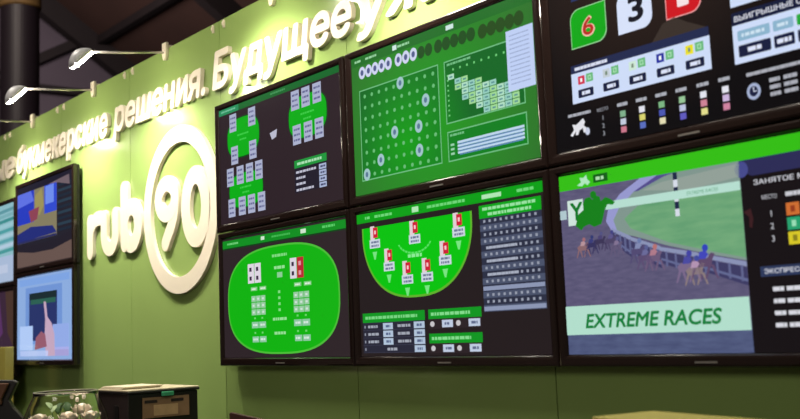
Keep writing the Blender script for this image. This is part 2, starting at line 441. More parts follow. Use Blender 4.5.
c.rrect(0.474, 0.351, 0.592, 0.4745, 0.035, (240, 160, 160), 1, (0,1,0,1)); c.rrect(0.477, 0.354, 0.589, 0.4715, 0.034, (206, 20, 30), 2, (0,1,0,1))
c.text('1', 0.533, 0.38, 0.066, (246, 226, 228), 3, w=0.038, offset=0.02, align='C')
c.poly([(0.42,0.30),(0.46,0.345),(0.50,0.355),(0.54,0.33),(0.6,0.30)], (58, 48, 42), 1)
c.rect(0.113, 0.274, 0.607, 0.300, NAVY, 2); c.dashes(0.128, 0.255, 0.287, 0.010, (216, 220, 238), 3, gap=0.12)
c.rect(0.113, 0.180, 0.608, 0.275, LB, 2)
for k, col in enumerate(((210, 40, 70), (196, 206, 214), (206, 232, 214), (36, 48, 160), (236, 226, 30))):
    x = 0.168 + 0.0975*k
    c.rect(x-0.029, 0.236, x-0.003, 0.262, col, 3); c.rect(x-0.02, 0.243, x-0.012, 0.255, (250, 250, 250) if k in (0, 3) else (120, 140, 120), 4)
    c.rect(x+0.003, 0.238, x+0.030, 0.264, (104, 184, 122), 3); c.frame(x+0.010, 0.244, x+0.023, 0.258, 0.003, (176, 226, 186), 4)
    c.rrect(x-0.031, 0.194, x+0.029, 0.220, 0.004, (24, 30, 62), 3); c.dashes(x-0.016, x+0.016, 0.207, 0.011, (220, 226, 246), 4, gap=0.2, seed=k)
c.dashes(0.090, 0.18, 0.146, 0.009, (172, 174, 184), 2, gap=0.15)
c.poly([(0.095,0.085),(0.11,0.10),(0.105,0.118),(0.12,0.114),(0.135,0.122),(0.148,0.13),(0.156,0.118),(0.15,0.108),(0.16,0.098),(0.158,0.084),(0.148,0.086),(0.146,0.1),(0.132,0.095),(0.126,0.082),(0.116,0.083),(0.118,0.094),(0.104,0.080)], (226, 226, 232), 2)
c.ell(0.1635, 0.087, 0.009, 0.012, (200, 206, 226), 2, 12)
c.text('МЕСТО', 0.205, 0.138, 0.010, (172, 174, 184), 2, w=0.042)
for j in range(3): c.text('123'[j], 0.2255, 0.110-0.0235*j, 0.014, (172, 174, 184), 2, align='C')
cols6 = [[(128,176,140),(196,204,222),(204,120,140)], [(226,226,236),(216,210,110),(90,110,190)], [(124,180,130),(76,88,180),(226,220,180)],
         [(150,196,150),(190,196,224),(96,90,190)], [(226,228,238),(206,130,150),(226,220,140)], [(228,228,238),(204,180,220),(206,130,160)]]
for k in range(6):
    x = 0.300 + 0.0688*k
    c.dashes(x-0.019, x+0.019, 0.1435, 0.010, (172, 174, 184), 2, gap=0.15, seed=k)
    for j in range(3): c.rect(x-0.010, 0.106-0.0235*j, x+0.010, 0.124-0.0235*j, cols6[k][j], 2)
c.rect(0.679, 0.279, c.X1, 0.314, (22, 28, 58), 1); c.text('ВЫИГРЫШНЫЕ СТАВКИ', 0.687, 0.289, 0.0145, (226, 228, 240), 2, w=0.27, offset=0.01)
c.rect(0.679, 0.330, c.X1, 0.43, LB, 1)
c.rect(0.679, 0.174, c.X1, 0.279, LB, 1)
for k, (x0, x1) in enumerate(((0.693, 0.787), (0.796, 0.853), (0.862, 0.93), (0.938, 1.01))):
    c.rrect(x0, 0.234, x1, 0.262, 0.004, (140, 180, 206) if k < 2 else (40, 170, 60), 2); c.dashes(x0+0.012, x1-0.015, 0.248, 0.009, (206, 226, 240), 3, seed=k)
    c.rrect(x0, 0.190, x1, 0.222, 0.004, (24, 30, 62), 2); c.dashes((x0+x1)/2-0.02, (x0+x1)/2+0.02, 0.206, 0.012, (220, 226, 246), 3, gap=0.2, seed=k)
c.dashes(0.709, 1.0, 0.139, 0.009, (172, 174, 184), 2, gap=0.12)
c.ell(0.727, 0.092, 0.020, 0.022, (166, 178, 210), 2, 24); c.ell(0.727, 0.092, 0.0125, 0.014, (26, 32, 66), 3, 20)
c.rect(0.726, 0.092, 0.729, 0.104, (200, 206, 226), 4); c.rect(0.726, 0.090, 0.736, 0.093, (200, 206, 226), 4)
for j in range(3):
    c.dashes(0.773, 0.803, 0.111-0.0185*j, 0.010, (172, 174, 184), 2, gap=0.1, seed=j); c.dashes(0.813, 0.85, 0.111-0.0185*j, 0.010, (172, 174, 184), 2, gap=0.1, seed=j+5)
    c.dashes(0.87, 0.98, 0.111-0.0185*j, 0.010, (172, 174, 184), 2, gap=0.1, seed=j+9)
c.done(C_)

# --- lower left: two-hand card game on a round-cornered table
D = make_display('display with large oval green table and two hands of cards, lowest left', 0.0, Z0, GRP)
c = Canvas(); G2 = (16, 178, 16)
c.rect(c.X0, c.V0, c.X1, c.V1, (46, 36, 40), 0)
c.rect(c.X0, 0.546, c.X1, 0.582, (16, 142, 34), 1); c.rect(c.X0, 0.540, c.X1, 0.546, (18, 60, 26), 1)
c.dashes(0.08, 0.18, 0.565, 0.009, (110, 206, 120), 2); c.rect(0.38, 0.558, 0.41, 0.574, (206, 232, 206), 2); c.dashes(0.47, 0.62, 0.565, 0.008, (70, 186, 84), 2)
c.rect(0.70, 0.556, 0.74, 0.574, (206, 232, 206), 2); c.dashes(0.86, 0.95, 0.567, 0.010, (90, 206, 104), 2)
c.ell(0.523, 0.289, 0.447, 0.237, (76, 190, 56), 1, 64, p=0.74); c.ell(0.523, 0.289, 0.438, 0.229, G2, 2, 64, p=0.74)
for x0, w, reds in ((0.262, 0.054, (0, 0)), (0.612, 0.050, (0, 1))):
    for k in range(2):
        x = x0 + k*(w+0.004); c.rect(x, 0.370, x+w, 0.458, (222, 214, 226) if not reds[k] else (186, 40, 52), 3)
        for q in (0.392, 0.432): c.rect(x+w*0.25, q-0.009, x+w*0.62, q+0.009, (60, 44, 70) if not reds[k] else (226, 150, 160), 4)
for x in (0.285, 0.36, 0.64, 0.715): c.rect(x, 0.335, x+0.055, 0.352, (130, 206, 130), 3); c.dashes(x+0.008, x+0.048, 0.343, 0.007, (226, 240, 226), 4)
for x0 in (0.288, 0.633):
    for i in range(3):
        for j in range(3): c.rect(x0+0.0405*i, 0.226+0.030*j, x0+0.0405*i+0.037, 0.226+0.030*j+0.026, (150, 204, 160), 3); c.rect(x0+0.0405*i+0.01, 0.234+0.030*j, x0+0.0405*i+0.026, 0.243+0.030*j, (206, 226, 214), 4)
    for i in range(2): c.rect(x0-0.001+0.062*i, 0.168, x0+0.057+0.062*i, 0.196, (140, 200, 160), 3); c.rect(x0+0.062*i+0.003, 0.105, x0+0.058+0.062*i, 0.131, (140, 200, 160), 3)
    for i in range(2):
        for zz in (0.182, 0.118): c.dashes(x0+0.010+0.062*i, x0+0.048+0.062*i, zz, 0.009, (214, 232, 222), 4)
        for zz in (0.212, 0.147): c.rect(x0+0.02+0.062*i, zz-0.004, x0+0.034+0.062*i, zz+0.004, (110, 214, 110), 3)
c.dashes(0.47, 0.59, 0.479, 0.012, (130, 220, 130), 3); c.dashes(0.485, 0.57, 0.426, 0.013, (150, 226, 150), 3); c.rect(0.508, 0.382, 0.55, 0.405, (140, 206, 150), 3)
for k in range(4): c.rect(0.512, 0.314-0.026*k, 0.530, 0.326-0.026*k, (130, 222, 130), 3)
c.dashes(0.465, 0.575, 0.203, 0.012, (150, 226, 150), 3); c.dashes(0.475, 0.565, 0.142, 0.012, (150, 226, 150), 3)
c.done(D)

# --- lower middle: seven hands round a half table
E_ = make_display('display with half-round green card table and grey statistics table, lowest middle', DX, Z0, GRP)
c = Canvas(); G3 = (2, 194, 12)
c.rect(c.X0, c.V0, c.X1, c.V1, (36, 28, 30), 0)
c.rect(c.X0, 0.552, c.X1, 0.588, (8, 160, 22), 1)
for x0, x1 in ((0.09, 0.12), (0.15, 0.26), (0.46, 0.66), (0.91, 0.985)): c.dashes(x0, x1, 0.570, 0.010, (110, 216, 120), 2)
c.rect(0.375, 0.560, 0.412, 0.580, (176, 232, 180), 2); c.rect(0.745, 0.562, 0.838, 0.577, (176, 232, 180), 2)
def half(rx, rz, m, L):
    pts = [(0.380-rx, 0.530), ]
    for k in range(41):
        a = PI + PI*k/40; pts.append((0.380+rx*abs(math.cos(a))**0.8*math.copysign(1, math.cos(a)), 0.500+rz*math.sin(a)))
    pts.append((0.380+rx, 0.530)); c.poly(pts, m, L)
half(0.312, 0.250, (96, 178, 44), 1); half(0.304, 0.242, G3, 2)
for k, (x, z) in enumerate(((0.145,0.490), (0.382,0.486), (0.620,0.488), (0.227,0.397), (0.332,0.342), (0.443,0.344), (0.544,0.396))):
    c.rect(x-0.024, z-0.008, x+0.002, z+0.044, (226, 206, 214), 3); c.rect(x-0.006, z-0.002, x+0.022, z+0.038, (206, 30, 56), 4); c.rect(x+0.002, z+0.012, x+0.012, z+0.026, (250, 200, 206), 5)
    c.rect(x-0.03, z-0.041, x+0.034, z-0.008, (206, 216, 228), 3); c.dashes(x-0.02, x+0.026, z-0.018, 0.008, (110, 120, 150), 4, seed=k); c.dashes(x-0.02, x+0.026, z-0.032, 0.008, (110, 120, 150), 4, seed=k+3)
    if k != 1: c.poly([(x-0.014, z-0.055), (x+0.014, z-0.055), (x+0.004, z-0.085), (x-0.004, z-0.085)], (120, 230, 130), 3)
for k in range(12):
    a = PI*1.12 + PI*0.76*k/12; a2 = PI*1.12 + PI*0.76*(k+0.8)/12
    c.poly([(0.382+0.095*math.cos(a), 0.47+0.055*math.sin(a)), (0.382+0.095*math.cos(a2), 0.47+0.055*math.sin(a2)), (0.382+0.102*math.cos(a2), 0.47+0.062*math.sin(a2)), (0.382+0.102*math.cos(a), 0.47+0.062*math.sin(a))], (90, 226, 100), 3)
c.dashes(0.342, 0.425, 0.402, 0.012, (140, 236, 150), 3)
c.rect(0.728, 0.497, 1.014, 0.541, (10, 166, 26), 1); c.dashes(0.745, 0.99, 0.528, 0.010, (150, 226, 160), 2); c.dashes(0.77, 0.97, 0.509, 0.010, (150, 226, 160), 2)
c.rect(0.730, 0.183, 1.014, 0.497, (44, 48, 68), 1)
for j in range(14):
    z = 0.486 - 0.0225*j
    if j % 2: c.rect(0.730, z-0.011, 1.014, z+0.011, (74, 82, 106), 2)
    if j in (4, 6, 8): c.dashes(0.755, 0.90, z, 0.009, (166, 172, 190), 3, gap=0.1, seed=j); xs = (0.915, 0.94, 0.965, 0.99)
    elif j in (10, 13): c.rect(0.732, z-0.008, 1.012, z+0.006, (140, 150, 180), 3); xs = ()
    else: xs = [0.752+0.0262*i for i in range(10)]
    for x in xs: c.rect(x-0.005, z-0.0045, x+0.005, z+0.0045, (150, 156, 174), 3)
c.rect(0.053, 0.166, 0.422, 0.202, (14, 150, 34), 2); c.dashes(0.07, 0.38, 0.184, 0.011, (120, 214, 130), 3); c.rect(0.052, 0.052, 0.421, 0.166, (40, 40, 56), 1)
for j in range(4):
    z = 0.150 - 0.0285*j; c.rect(0.052, z-0.0135, 0.421, z-0.0125, (70, 72, 92), 2)
    if j < 3: c.dashes(0.085, 0.15, z, 0.010, (160, 164, 178), 3, seed=j); c.rect(0.178, z-0.012, 0.237, z+0.012, (176, 194, 216), 3); c.dashes(0.195, 0.222, z, 0.009, (90, 104, 140), 4, seed=j)
    c.dashes(*((0.265, 0.34) if j < 3 else (0.20, 0.265)), z, 0.010, (160, 164, 178), 3, seed=j+4); c.rect(0.359, z-0.012, 0.419, z+0.012, (176, 194, 216), 3); c.dashes(0.375, 0.404, z, 0.009, (90, 104, 140), 4, seed=j+9)
    c.rect(0.062, z-0.005, 0.07, z+0.005, (140, 144, 160), 3)
for z0 in (0.168, 0.082):
    c.rect(0.442, z0, 0.716, z0+0.034, (14, 150, 34), 2); c.dashes(0.456, 0.66, z0+0.017, 0.011, (130, 220, 140), 3); c.rect(0.442, z0-0.035, 0.714, z0, (44, 34, 38), 1)
    for x in (0.514, 0.651): c.rect(x, z0-0.031, x+0.057, z0-0.005, (190, 202, 224), 3); c.dashes(x+0.014, x+0.045, z0-0.018, 0.009, (96, 106, 140), 4); c.ell(x-0.052, z0-0.018, 0.012, 0.010, (200, 196, 200), 3, 10)
c.done(E_)

# --- lower right: the horse race broadcast
F = make_display('display showing horse race broadcast with EXTREME RACES banner', 2*DX-0.004, Z0, GRP)
c = Canvas()
c.rect(c.X0, c.V0, c.X1, c.V1, (22, 17, 20), 0)
c.rect(c.X0, 0.541, c.X1, 0.588, (52, 190, 20), 1)
c.poly([(0.108,0.551),(0.125,0.560),(0.12,0.574),(0.135,0.572),(0.147,0.58),(0.15,0.566),(0.16,0.556),(0.15,0.547),(0.14,0.555),(0.128,0.547)], (176, 232, 190), 2)
c.rect(0.173, 0.551, 0.228, 0.576, (18, 96, 24), 2); c.dashes(0.183, 0.22, 0.563, 0.010, (176, 226, 176), 3)
DIRT = scr_mix('display_dirt_track', (84, 80, 112), (100, 94, 126), 22, stretch=(1, 1, 4)); TURF = scr_mix('display_turf', (96, 156, 112), (118, 172, 124), 9, stretch=(1, 1, 5))
SAND = (140, 146, 150); V1 = 0.666
c.rect(c.X0, 0.098, V1, 0.541, DIRT, 1)
c.rect(c.X0, 0.038, V1, 0.098, scr_mix('display_dirt_blue', (72, 80, 116), (86, 96, 132), 18, stretch=(1, 1, 4)), 1)
c.poly([(0.245,0.395),(0.235,0.43),(0.25,0.470),(0.33,0.515),(0.43,0.541),(V1,0.541),(V1,0.278),(0.55,0.305),(0.42,0.34),(0.33,0.37)], (128, 150, 142), 2)
c.poly([(0.30,0.40),(0.28,0.43),(0.33,0.462),(0.45,0.475),(V1,0.47),(V1,0.285),(0.56,0.312),(0.43,0.347)], TURF, 3)
c.poly([(0.35,0.505),(0.42,0.52),(V1,0.535),(V1,0.5),(0.5,0.485)], (146, 160, 152), 3)
# far bend of the rail, pale violet, then the near rail running right
RAIL = (150, 152, 206)
bend = [(0.345,0.541),(0.27,0.505),(0.222,0.462),(0.212,0.43),(0.232,0.398)]; bi = [(0.405,0.541),(0.32,0.505),(0.262,0.462),(0.240,0.430),(0.250,0.400)]
for k in range(4): c.poly([bend[k], bi[k], bi[k+1], bend[k+1]], RAIL, 4)
c.poly([(0.405,0.541),(0.32,0.505),(0.335,0.505),(0.43,0.535),(0.47,0.541)], (84, 76, 140), 4)
near = [(0.232,0.398),(0.30,0.364),(0.40,0.326),(0.52,0.298),(0.666,0.262)]
for (x0,z0),(x1,z1) in zip(near, near[1:]):
    c.poly([(x0,z0),(x1,z1),(x1,z1+0.013),(x0,z0+0.011)], (138, 146, 182), 4)
    c.poly([(x0,z0-0.035),(x1,z1-0.050),(x1,z1-0.002),(x0,z0-0.002)], (62, 60, 100), 4)
    c.poly([(x0,z0-0.026),(x1,z1-0.040),(x1,z1-0.032),(x0,z0-0.020)], (98, 104, 146), 5)
    for q in range(4):
        t = (q+0.5)/4; x = x0+(x1-x0)*t; z = z0+(z1-z0)*t; c.rect(x, z-0.042, x+0.007, z, (96, 100, 142), 5)
# marker pole
for k in range(6): c.rect(0.458, 0.540-0.0205*(k+1), 0.472, 0.540-0.0205*k, (214, 220, 232) if k % 2 else (30, 40, 70), 5)
# running horses with riders
def horse(x, z, s, coat, silk, cap):
    s *= 0.86; z -= 0.004; mute = lambda q: tuple(int(v*0.8 + g*0.2) for v, g in zip(q, (92, 92, 130))); coat, silk, cap = mute(coat), mute(silk), mute(cap)
    P = lambda pts: [(x+px*s, z+pz*s) for px, pz in pts]
    c.poly(P([(-0.5,0.1),(-0.3,0.25),(0.2,0.22),(0.38,0.42),(0.55,0.36),(0.42,0.15),(0.36,-0.1),(-0.4,-0.12)]), coat, 6)
    for a, b in ((-0.42,-0.60),(-0.3,-0.12),(0.22,0.05),(0.34,0.58)): c.poly(P([(a,-0.05),(a+0.14,-0.05),(b+0.08,-0.58),(b,-0.58)]), coat, 6)
    c.poly(P([(-0.22,0.2),(-0.12,0.48),(0.14,0.52),(0.26,0.36),(0.12,0.2)]), silk, 7)
    c.ell(x+0.14*s, z+0.62*s, 0.14*s, 0.14*s, cap, 8, 12)
horse(0.118,0.36,0.052,(150,106,104),(206,160,160),(176,110,110)); horse(0.150,0.366,0.05,(44,40,84),(50,54,120),(40,50,110)); horse(0.186,0.374,0.048,(52,44,76),(70,60,110),(80,80,130))
horse(0.226,0.372,0.052,(74,62,96),(92,84,140),(60,60,130)); horse(0.245,0.352,0.05,(100,88,118),(140,120,150),(90,90,140))
horse(0.322,0.332,0.062,(80,70,112),(140,150,190),(110,130,180)); horse(0.345,0.312,0.060,(92,74,110),(110,110,160),(90,96,150)); horse(0.374,0.308,0.066,(112,90,120),(196,130,140),(206,120,110))
horse(0.484,0.274,0.076,(130,108,140),(70,70,170),(60,60,170)); horse(0.508,0.262,0.07,(150,130,120),(200,160,190),(60,70,160)); horse(0.535,0.282,0.082,(96,70,100),(60,66,200),(40,60,200))
# broadcaster's strip, logo and banner
c.rect(0.215, 0.464, V1, 0.488, (182, 222, 208), 9); c.text('EXTREME RACES', 0.50, 0.471, 0.010, (90, 160, 120), 10, w=0.1, shear=0.2)
c.rect(c.X0, 0.452, 0.062, 0.480, (176, 200, 206), 9)
c.rect(0.068, 0.430, 0.13, 0.508, (206, 228, 220), 9)
c.text('Y', 0.078, 0.446, 0.055, (16, 120, 40), 10, w=0.05, offset=0.03)
c.poly([(0.096,0.428),(0.11,0.462),(0.132,0.474),(0.13,0.492),(0.14,0.508),(0.158,0.510),(0.168,0.500),(0.182,0.512),(0.196,0.506),(0.200,0.492),(0.216,0.502),(0.23,0.498),(0.252,0.484),(0.244,0.476),(0.224,0.480),(0.212,0.464),(0.204,0.44),(0.196,0.424),(0.168,0.418),(0.15,0.428),(0.128,0.422),(0.118,0.412)], (20, 128, 26), 11)
c.ell(0.172, 0.515, 0.012, 0.012, (20, 128, 26), 11, 12)
c.rect(c.X0, 0.097, V1, 0.184, (178, 222, 204), 9)
c.text('EXTREME RACES', 0.111, 0.1175, 0.042, (26, 128, 62), 10, w=0.472, shear=0.2, offset=0.028)
# right column
c.poly([(V1,0.541),(c.X1,0.545),(c.X1,0.500),(0.70,0.497),(V1,0.515)], (44, 44, 86), 2); c.ell(0.672, 0.517, 0.02, 0.022, (70, 74, 140), 3, 12)
c.text('ЗАНЯТОЕ МЕСТО', 0.704, 0.472, 0.013, (214, 214, 222), 2, w=0.21, offset=0.01)
c.text('МЕСТО', 0.724, 0.431, 0.011, (200, 200, 208), 2, w=0.042); c.dashes(0.79, 0.86, 0.437, 0.011, (200, 200, 208), 2, gap=0.12)
for j in range(3):
    c.text('123'[j], 0.747, 0.385-0.0325*j, 0.016, (200, 200, 208), 2, align='C')
    c.rect(0.789, 0.382-0.037*j, 0.825, 0.414-0.037*j, ((206,110,50), (40,160,110), (216,200,40))[j], 2); c.rect(0.801, 0.390-0.037*j, 0.813, 0.406-0.037*j, ((150,60,30), (150,220,180), (140,130,30))[j], 3)
    c.rect(0.84, 0.382-0.037*j, 0.876, 0.414-0.037*j, ((216,200,40), (206,110,50), (40,160,110))[j], 2)
c.rect(0.703, 0.232, c.X1, 0.2585, (46, 58, 92), 1); c.text('ЭКСПРЕСС', 0.714, 0.2395, 0.012, (220, 222, 232), 2, w=0.112, offset=0.01)
for j in range(4): c.dashes(0.734, 0.765, 0.199-0.0305*j, 0.011, (214, 214, 222), 2, gap=0.1, seed=j); c.dashes(0.772, 0.83, 0.199-0.0305*j, 0.011, (214, 214, 222), 2, gap=0.1, seed=j+4); c.dashes(0.85, 0.95, 0.199-0.0305*j, 0.011, (214, 214, 222), 2, gap=0.1, seed=j+8)
c.poly([(0.668,0.405),(0.69,0.412),(0.695,0.385),(0.69,0.36),(0.682,0.365),(0.684,0.39)], (60, 30, 34), 2)
c.done(F)

# --- the narrow-looking tower further left
TG = 'left tower of displays'
G_ = make_display('display with blue and yellow picture, upper one between left edge and the white logo', -2.858, Z0+DZ, TG)
c = Canvas()
c.rect(c.X0, c.V0, c.X1, c.V1, (34, 32, 44), 0)
c.poly([(c.X0,0.595),(c.X1,0.595),(c.X1,0.46),(0.8,0.53),(0.5,0.55),(0.2,0.545),(c.X0,0.53)], (28, 26, 44), 1)
c.rect(c.X0, 0.20, 0.77, 0.545, (132, 124, 96), 2)
c.rect(c.X0, 0.33, 0.36, 0.545, (36, 58, 190), 3); c.poly([(c.X0,0.545),(0.3,0.545),(0.36,0.47),(c.X0,0.45)], (92, 112, 226), 4)
c.rect(0.55, 0.36, 0.77, 0.545, (48, 74, 206), 3); c.rect(0.57, 0.42, 0.72, 0.54, (110, 140, 236), 4)
c.poly([(0.38,0.5),(0.5,0.54),(0.54,0.42),(0.46,0.36),(0.38,0.40)], (156, 146, 88), 4); c.poly([(0.26,0.41),(0.46,0.42),(0.42,0.34),(0.3,0.33)], (140, 66, 84), 5)
c.poly([(c.X0,0.27),(0.3,0.30),(0.7,0.27),(0.77,0.22),(0.4,0.215),(c.X0,0.20)], (34, 44, 120), 4); c.rect(c.X0, 0.20, 0.77, 0.214, (40, 44, 96), 5)
for j in range(9): c.rect(0.79, 0.22+0.036*j, 1.015, 0.238+0.036*j, (40, 60, 76) if j % 2 else (28, 40, 56), 2)
c.poly([(c.X0,0.20),(0.4,0.17),(0.8,0.18),(c.X1,0.21),(c.X1,c.V0),(c.X0,c.V0)], (34, 30, 42), 3)
c.poly([(c.X0,0.15),(0.35,0.12),(0.7,0.115),(c.X1,0.15),(c.X1,c.V0),(c.X0,c.V0)], (104, 84, 78), 4)
c.poly([(0.62,0.548),(0.98,0.565),(0.99,0.50),(0.8,0.535)], (112, 96, 104), 3)
c.done(G_)
H__ = make_display('display with pale blue picture and pointing hand, lower one left of the white logo', -2.858, Z0, TG)
c = Canvas()
c.rect(c.X0, c.V0, c.X1, c.V1, (140, 172, 222), 0)
c.rect(0.08, 0.53, 0.98, 0.575, (126, 164, 226), 1); c.rect(0.20, 0.14, 0.86, 0.515, (112, 148, 212), 1)
c.rect(0.27, 0.16, 0.775, 0.475, (40, 52, 104), 2); c.rect(0.28, 0.43, 0.765, 0.475, (26, 44, 48), 3); c.rect(0.3, 0.40, 0.75, 0.432, (44, 96, 82), 3)
c.rect(0.09, 0.10, 0.34, 0.26, (176, 202, 246), 3); c.rect(0.70, 0.10, 0.97, 0.26, (146, 170, 230), 3)
c.poly([(0.54,0.41),(0.58,0.41),(0.61,0.31),(0.68,0.27),(0.73,0.20),(0.74,0.06),(0.58,0.06),(0.56,0.2),(0.57,0.3)], (196, 166, 190), 4)
c.poly([(0.40,0.18),(0.50,0.22),(0.57,0.20),(0.60,0.12),(0.38,0.10)], (150, 92, 110), 5)
c.rect(0.1, 0.06, 0.62, 0.095, (178, 196, 240), 4); c.rect(0.66, 0.06, 0.97, 0.115, (166, 160, 214), 3)
c.done(H__)
LG = 'far left displays'
I_ = make_display('display with teal striped picture, upper one cut by left edge', -3.925, Z0+DZ-0.075, LG)
c = Canvas()
c.rect(c.X0, c.V0, c.X1, c.V1, (140, 186, 196), 0)
for j, col in enumerate(((92,150,160),(120,172,180),(60,140,140),(150,196,206),(76,156,160),(166,200,214),(90,160,170),(176,200,220),(70,150,150))):
    z = 0.54-0.036*j; c.poly([(c.X0,z),(c.X1,z+0.02),(c.X1,z-0.004),(c.X0,z-0.026)], col, 1)
c.rect(c.X0, c.V0, c.X1, 0.22, (168, 186, 214), 1); c.rect(0.1, 0.1, 0.9, 0.16, (186, 198, 222), 2)
c.done(I_)
J_ = make_display('display with dark purple picture, lower one cut by left edge', -3.925, Z0-0.075, LG)
c = Canvas()
c.rect(c.X0, c.V0, c.X1, c.V1, (58, 38, 56), 0)
c.poly([(0.5,0.55),(0.72,0.57),(0.8,0.3),(0.6,0.2),(0.45,0.35)], (86, 48, 96), 1); c.poly([(0.85,0.59),(1.02,0.59),(1.02,0.2),(0.9,0.3)], (72, 52, 44), 1); c.rect(c.X0, c.V0, c.X1, 0.15, (40, 32, 44), 1)
c.done(J_)

# ------------------------------------------------------------------ raised lettering
def letters(t, word, x0, x1, base, xh=0.1331, depth=0.022, part='letter', shear=0.17, off=0.031, xmax=None):
    """each character its own raised part, the word spread between x0 and x1"""
    ends = lambda body, sh=0.0: (min(p.x for L in glyph_pieces(body, sh) for p in L), max(p.x for L in glyph_pieces(body, sh) for p in L))
    wx0, wx1 = ends(word, shear)
    k = xh/0.546; kx = (x1-x0)/(wx1-wx0)
    for i, ch in enumerate(word):
        pre = ends(word[:i] + 'н')[1] - ends('н')[1] if i else 0.0
        bm = bmesh.new(); yf = WALL_Y - 0.001 - depth + 0.0012*(i % 2)
        pts, tris, border = glyph_fill(ch, shear, off)
        use = sorted({q for f in tris for q in f})
        F = {q: bm.verts.new((x0 + (pts[q][0]+pre-wx0)*kx, yf, base + pts[q][1]*k)) for q in use}
        B_ = {q: bm.verts.new((F[q].co.x, WALL_Y - 0.001, F[q].co.z)) for q in use}
        for f in tris: bm.faces.new([F[q] for q in f]); bm.faces.new([B_[q] for q in reversed(f)])
        for a, b in border: bm.faces.new((F[b], F[a], B_[a], B_[b]))
        p = link(part, bm, LETTER, None)
        p.parent = t; p.matrix_parent_inverse = Matrix.Translation(t.location).inverted()
SG = 'raised words of the slogan'
BL = 2.7555
for word, x0, x1, lab in (('ые', -3.4888, -3.0353, 'raised cream letters ending a word at left edge of the slogan'),
                          ('букмекерские', -2.9663, -1.389, 'raised cream word букмекерские on the green wall'),
                          ('решения.', -1.2953, -0.1912, 'raised cream word решения with full stop above the round logo'),
                          ('Будущее', -0.1024, 1.051, 'raised cream word Будущее above the card table display'),
                          ('уже', 1.0954, 1.7559, 'raised cream word уже above the keno display, cut by upper edge')):
    t = thing('slogan_sign', lab, 'lettering', ((x0+x1)/2, WALL_Y, BL), 0, SG)
    letters(t, word, x0, x1, BL)

# round logo: rub + 90 in a ring, drawn as thick rounded strokes
LOGO = thing('logo_sign', 'large raised cream logo reading rub90 with 90 inside a ring', 'sign', (-0.95, WALL_Y, 2.2))
def local(o): o.parent = LOGO; o.matrix_parent_inverse = Matrix.Translation(LOGO.location).inverted(); return o
def arc(cx, cz, rx, rz, a0, a1, n=24): return [(cx+rx*math.cos(math.radians(a0+(a1-a0)*k/n)), cz+rz*math.sin(math.radians(a0+(a1-a0)*k/n))) for k in range(n+1)]
def strokes(name, paths, w, depth=0.020):
    """union of round-capped strokes, extruded: filled 2D curve outline per stroke"""
    bm = bmesh.new()
    w *= LK
    for si, (pts, closed) in enumerate(paths):
        depth = depth - 0.0008*si
        pts = [(4.2528-(4.2528-px)*LK, 1.535+(pz-1.535)*LK) for px, pz in pts]
        pts = [Vector(p) for p in pts]; N = len(pts); L, R = [], []
        wz = w if not isinstance(w, tuple) else None
        for i, p in enumerate(pts):
            if closed: d = pts[(i+1) % N] - pts[i-1]
            else: d = pts[min(i+1, N-1)] - pts[max(i-1, 0)]
            d.normalize(); nrm = Vector((-d.y, d.x)); L.append(p + nrm*w/2); R.append(p - nrm*w/2)
        def fr(q): return (q.x, WALL_Y-0.001-depth, q.y)
        def bk(q): return (q.x, WALL_Y-0.001, q.y)
        if closed: loops = [(L, True), (R, True)]
        if closed:
            A = [[bm.verts.new(g(q)) for q in S] for S in (L, R) for g in (fr, bk)]   # Lf Lb Rf Rb
            for i in range(N):
                j = (i+1) % N
                for a, b in ((0,2),(2,3),(3,1),(1,0)): bm.faces.new((A[a][i], A[a][j], A[b][j], A[b][i]))
        else:
            cap = 10; d0 = (pts[0]-pts[1]).normalized(); d1 = (pts[-1]-pts[-2]).normalized()
            a0 = math.atan2(d0.y, d0.x); a1 = math.atan2(d1.y, d1.x)
            out = list(L) + [pts[-1] + Vector((math.cos(a1+PI/2-PI*k/cap), math.sin(a1+PI/2-PI*k/cap)))*w/2 for k in range(1, cap)] + list(reversed(R)) + [pts[0] + Vector((math.cos(a0+PI/2-PI*k/cap), math.sin(a0+PI/2-PI*k/cap)))*w/2 for k in range(1, cap)]
            f_ = [bm.verts.new(fr(q)) for q in out]; b_ = [bm.verts.new(bk(q)) for q in out]
            nL = len(L); m = len(out)
            # strip of quads between the two sides, fans at the caps
            for i in range(nL-1):
                bm.faces.new((f_[i], f_[i+1], f_[nL+cap-1+nL-2-i], f_[nL+cap-1+nL-1-i])); bm.faces.new((b_[i+1], b_[i], b_[nL+cap-1+nL-1-i], b_[nL+cap-1+nL-2-i]))
            capA = list(range(nL-1, nL+cap)); capB = list(range(nL+cap-1+nL-1, m)) + [0]
            for cp in (capA, capB): bm.faces.new([f_[i] for i in cp]); bm.faces.new([b_[i] for i in reversed(cp)])
            for i in range(m): bm.faces.new((f_[i], b_[i], b_[(i+1) % m], f_[(i+1) % m]))
    return local(link(name, bm, LETTER))
ZB = 2.03
LK = 0.98935     # survey scale of the logo face
strokes('letter', [([(-1.722, ZB+0.05), (-1.722, ZB+0.14), (-1.722, ZB+0.24)], False), (arc(-1.60, ZB+0.135, 0.122, 0.115, 178, 80, 14), False)], 0.088)
strokes('letter', [([(-1.512, ZB+0.245), (-1.512, ZB+0.16)] + arc(-1.43, ZB+0.135, 0.082, 0.085, 180, 360, 16) + [(-1.348, ZB+0.16), (-1.348, ZB+0.245)], False)], 0.088)
strokes('letter', [([(-1.222, ZB+0.375), (-1.222, ZB+0.2), (-1.222, ZB+0.06)], False), (arc(-1.132, ZB+0.157, 0.092, 0.108, 0, 360, 32)[:-1], True)], 0.098)
strokes('digit', [(arc(-0.683, 2.282, 0.097, 0.083, 0, 360, 32)[:-1], True), (arc(-0.80, 2.282, 0.214, 0.24, 0, -50, 10) + [(-0.705, 2.045)], False)], 0.086)
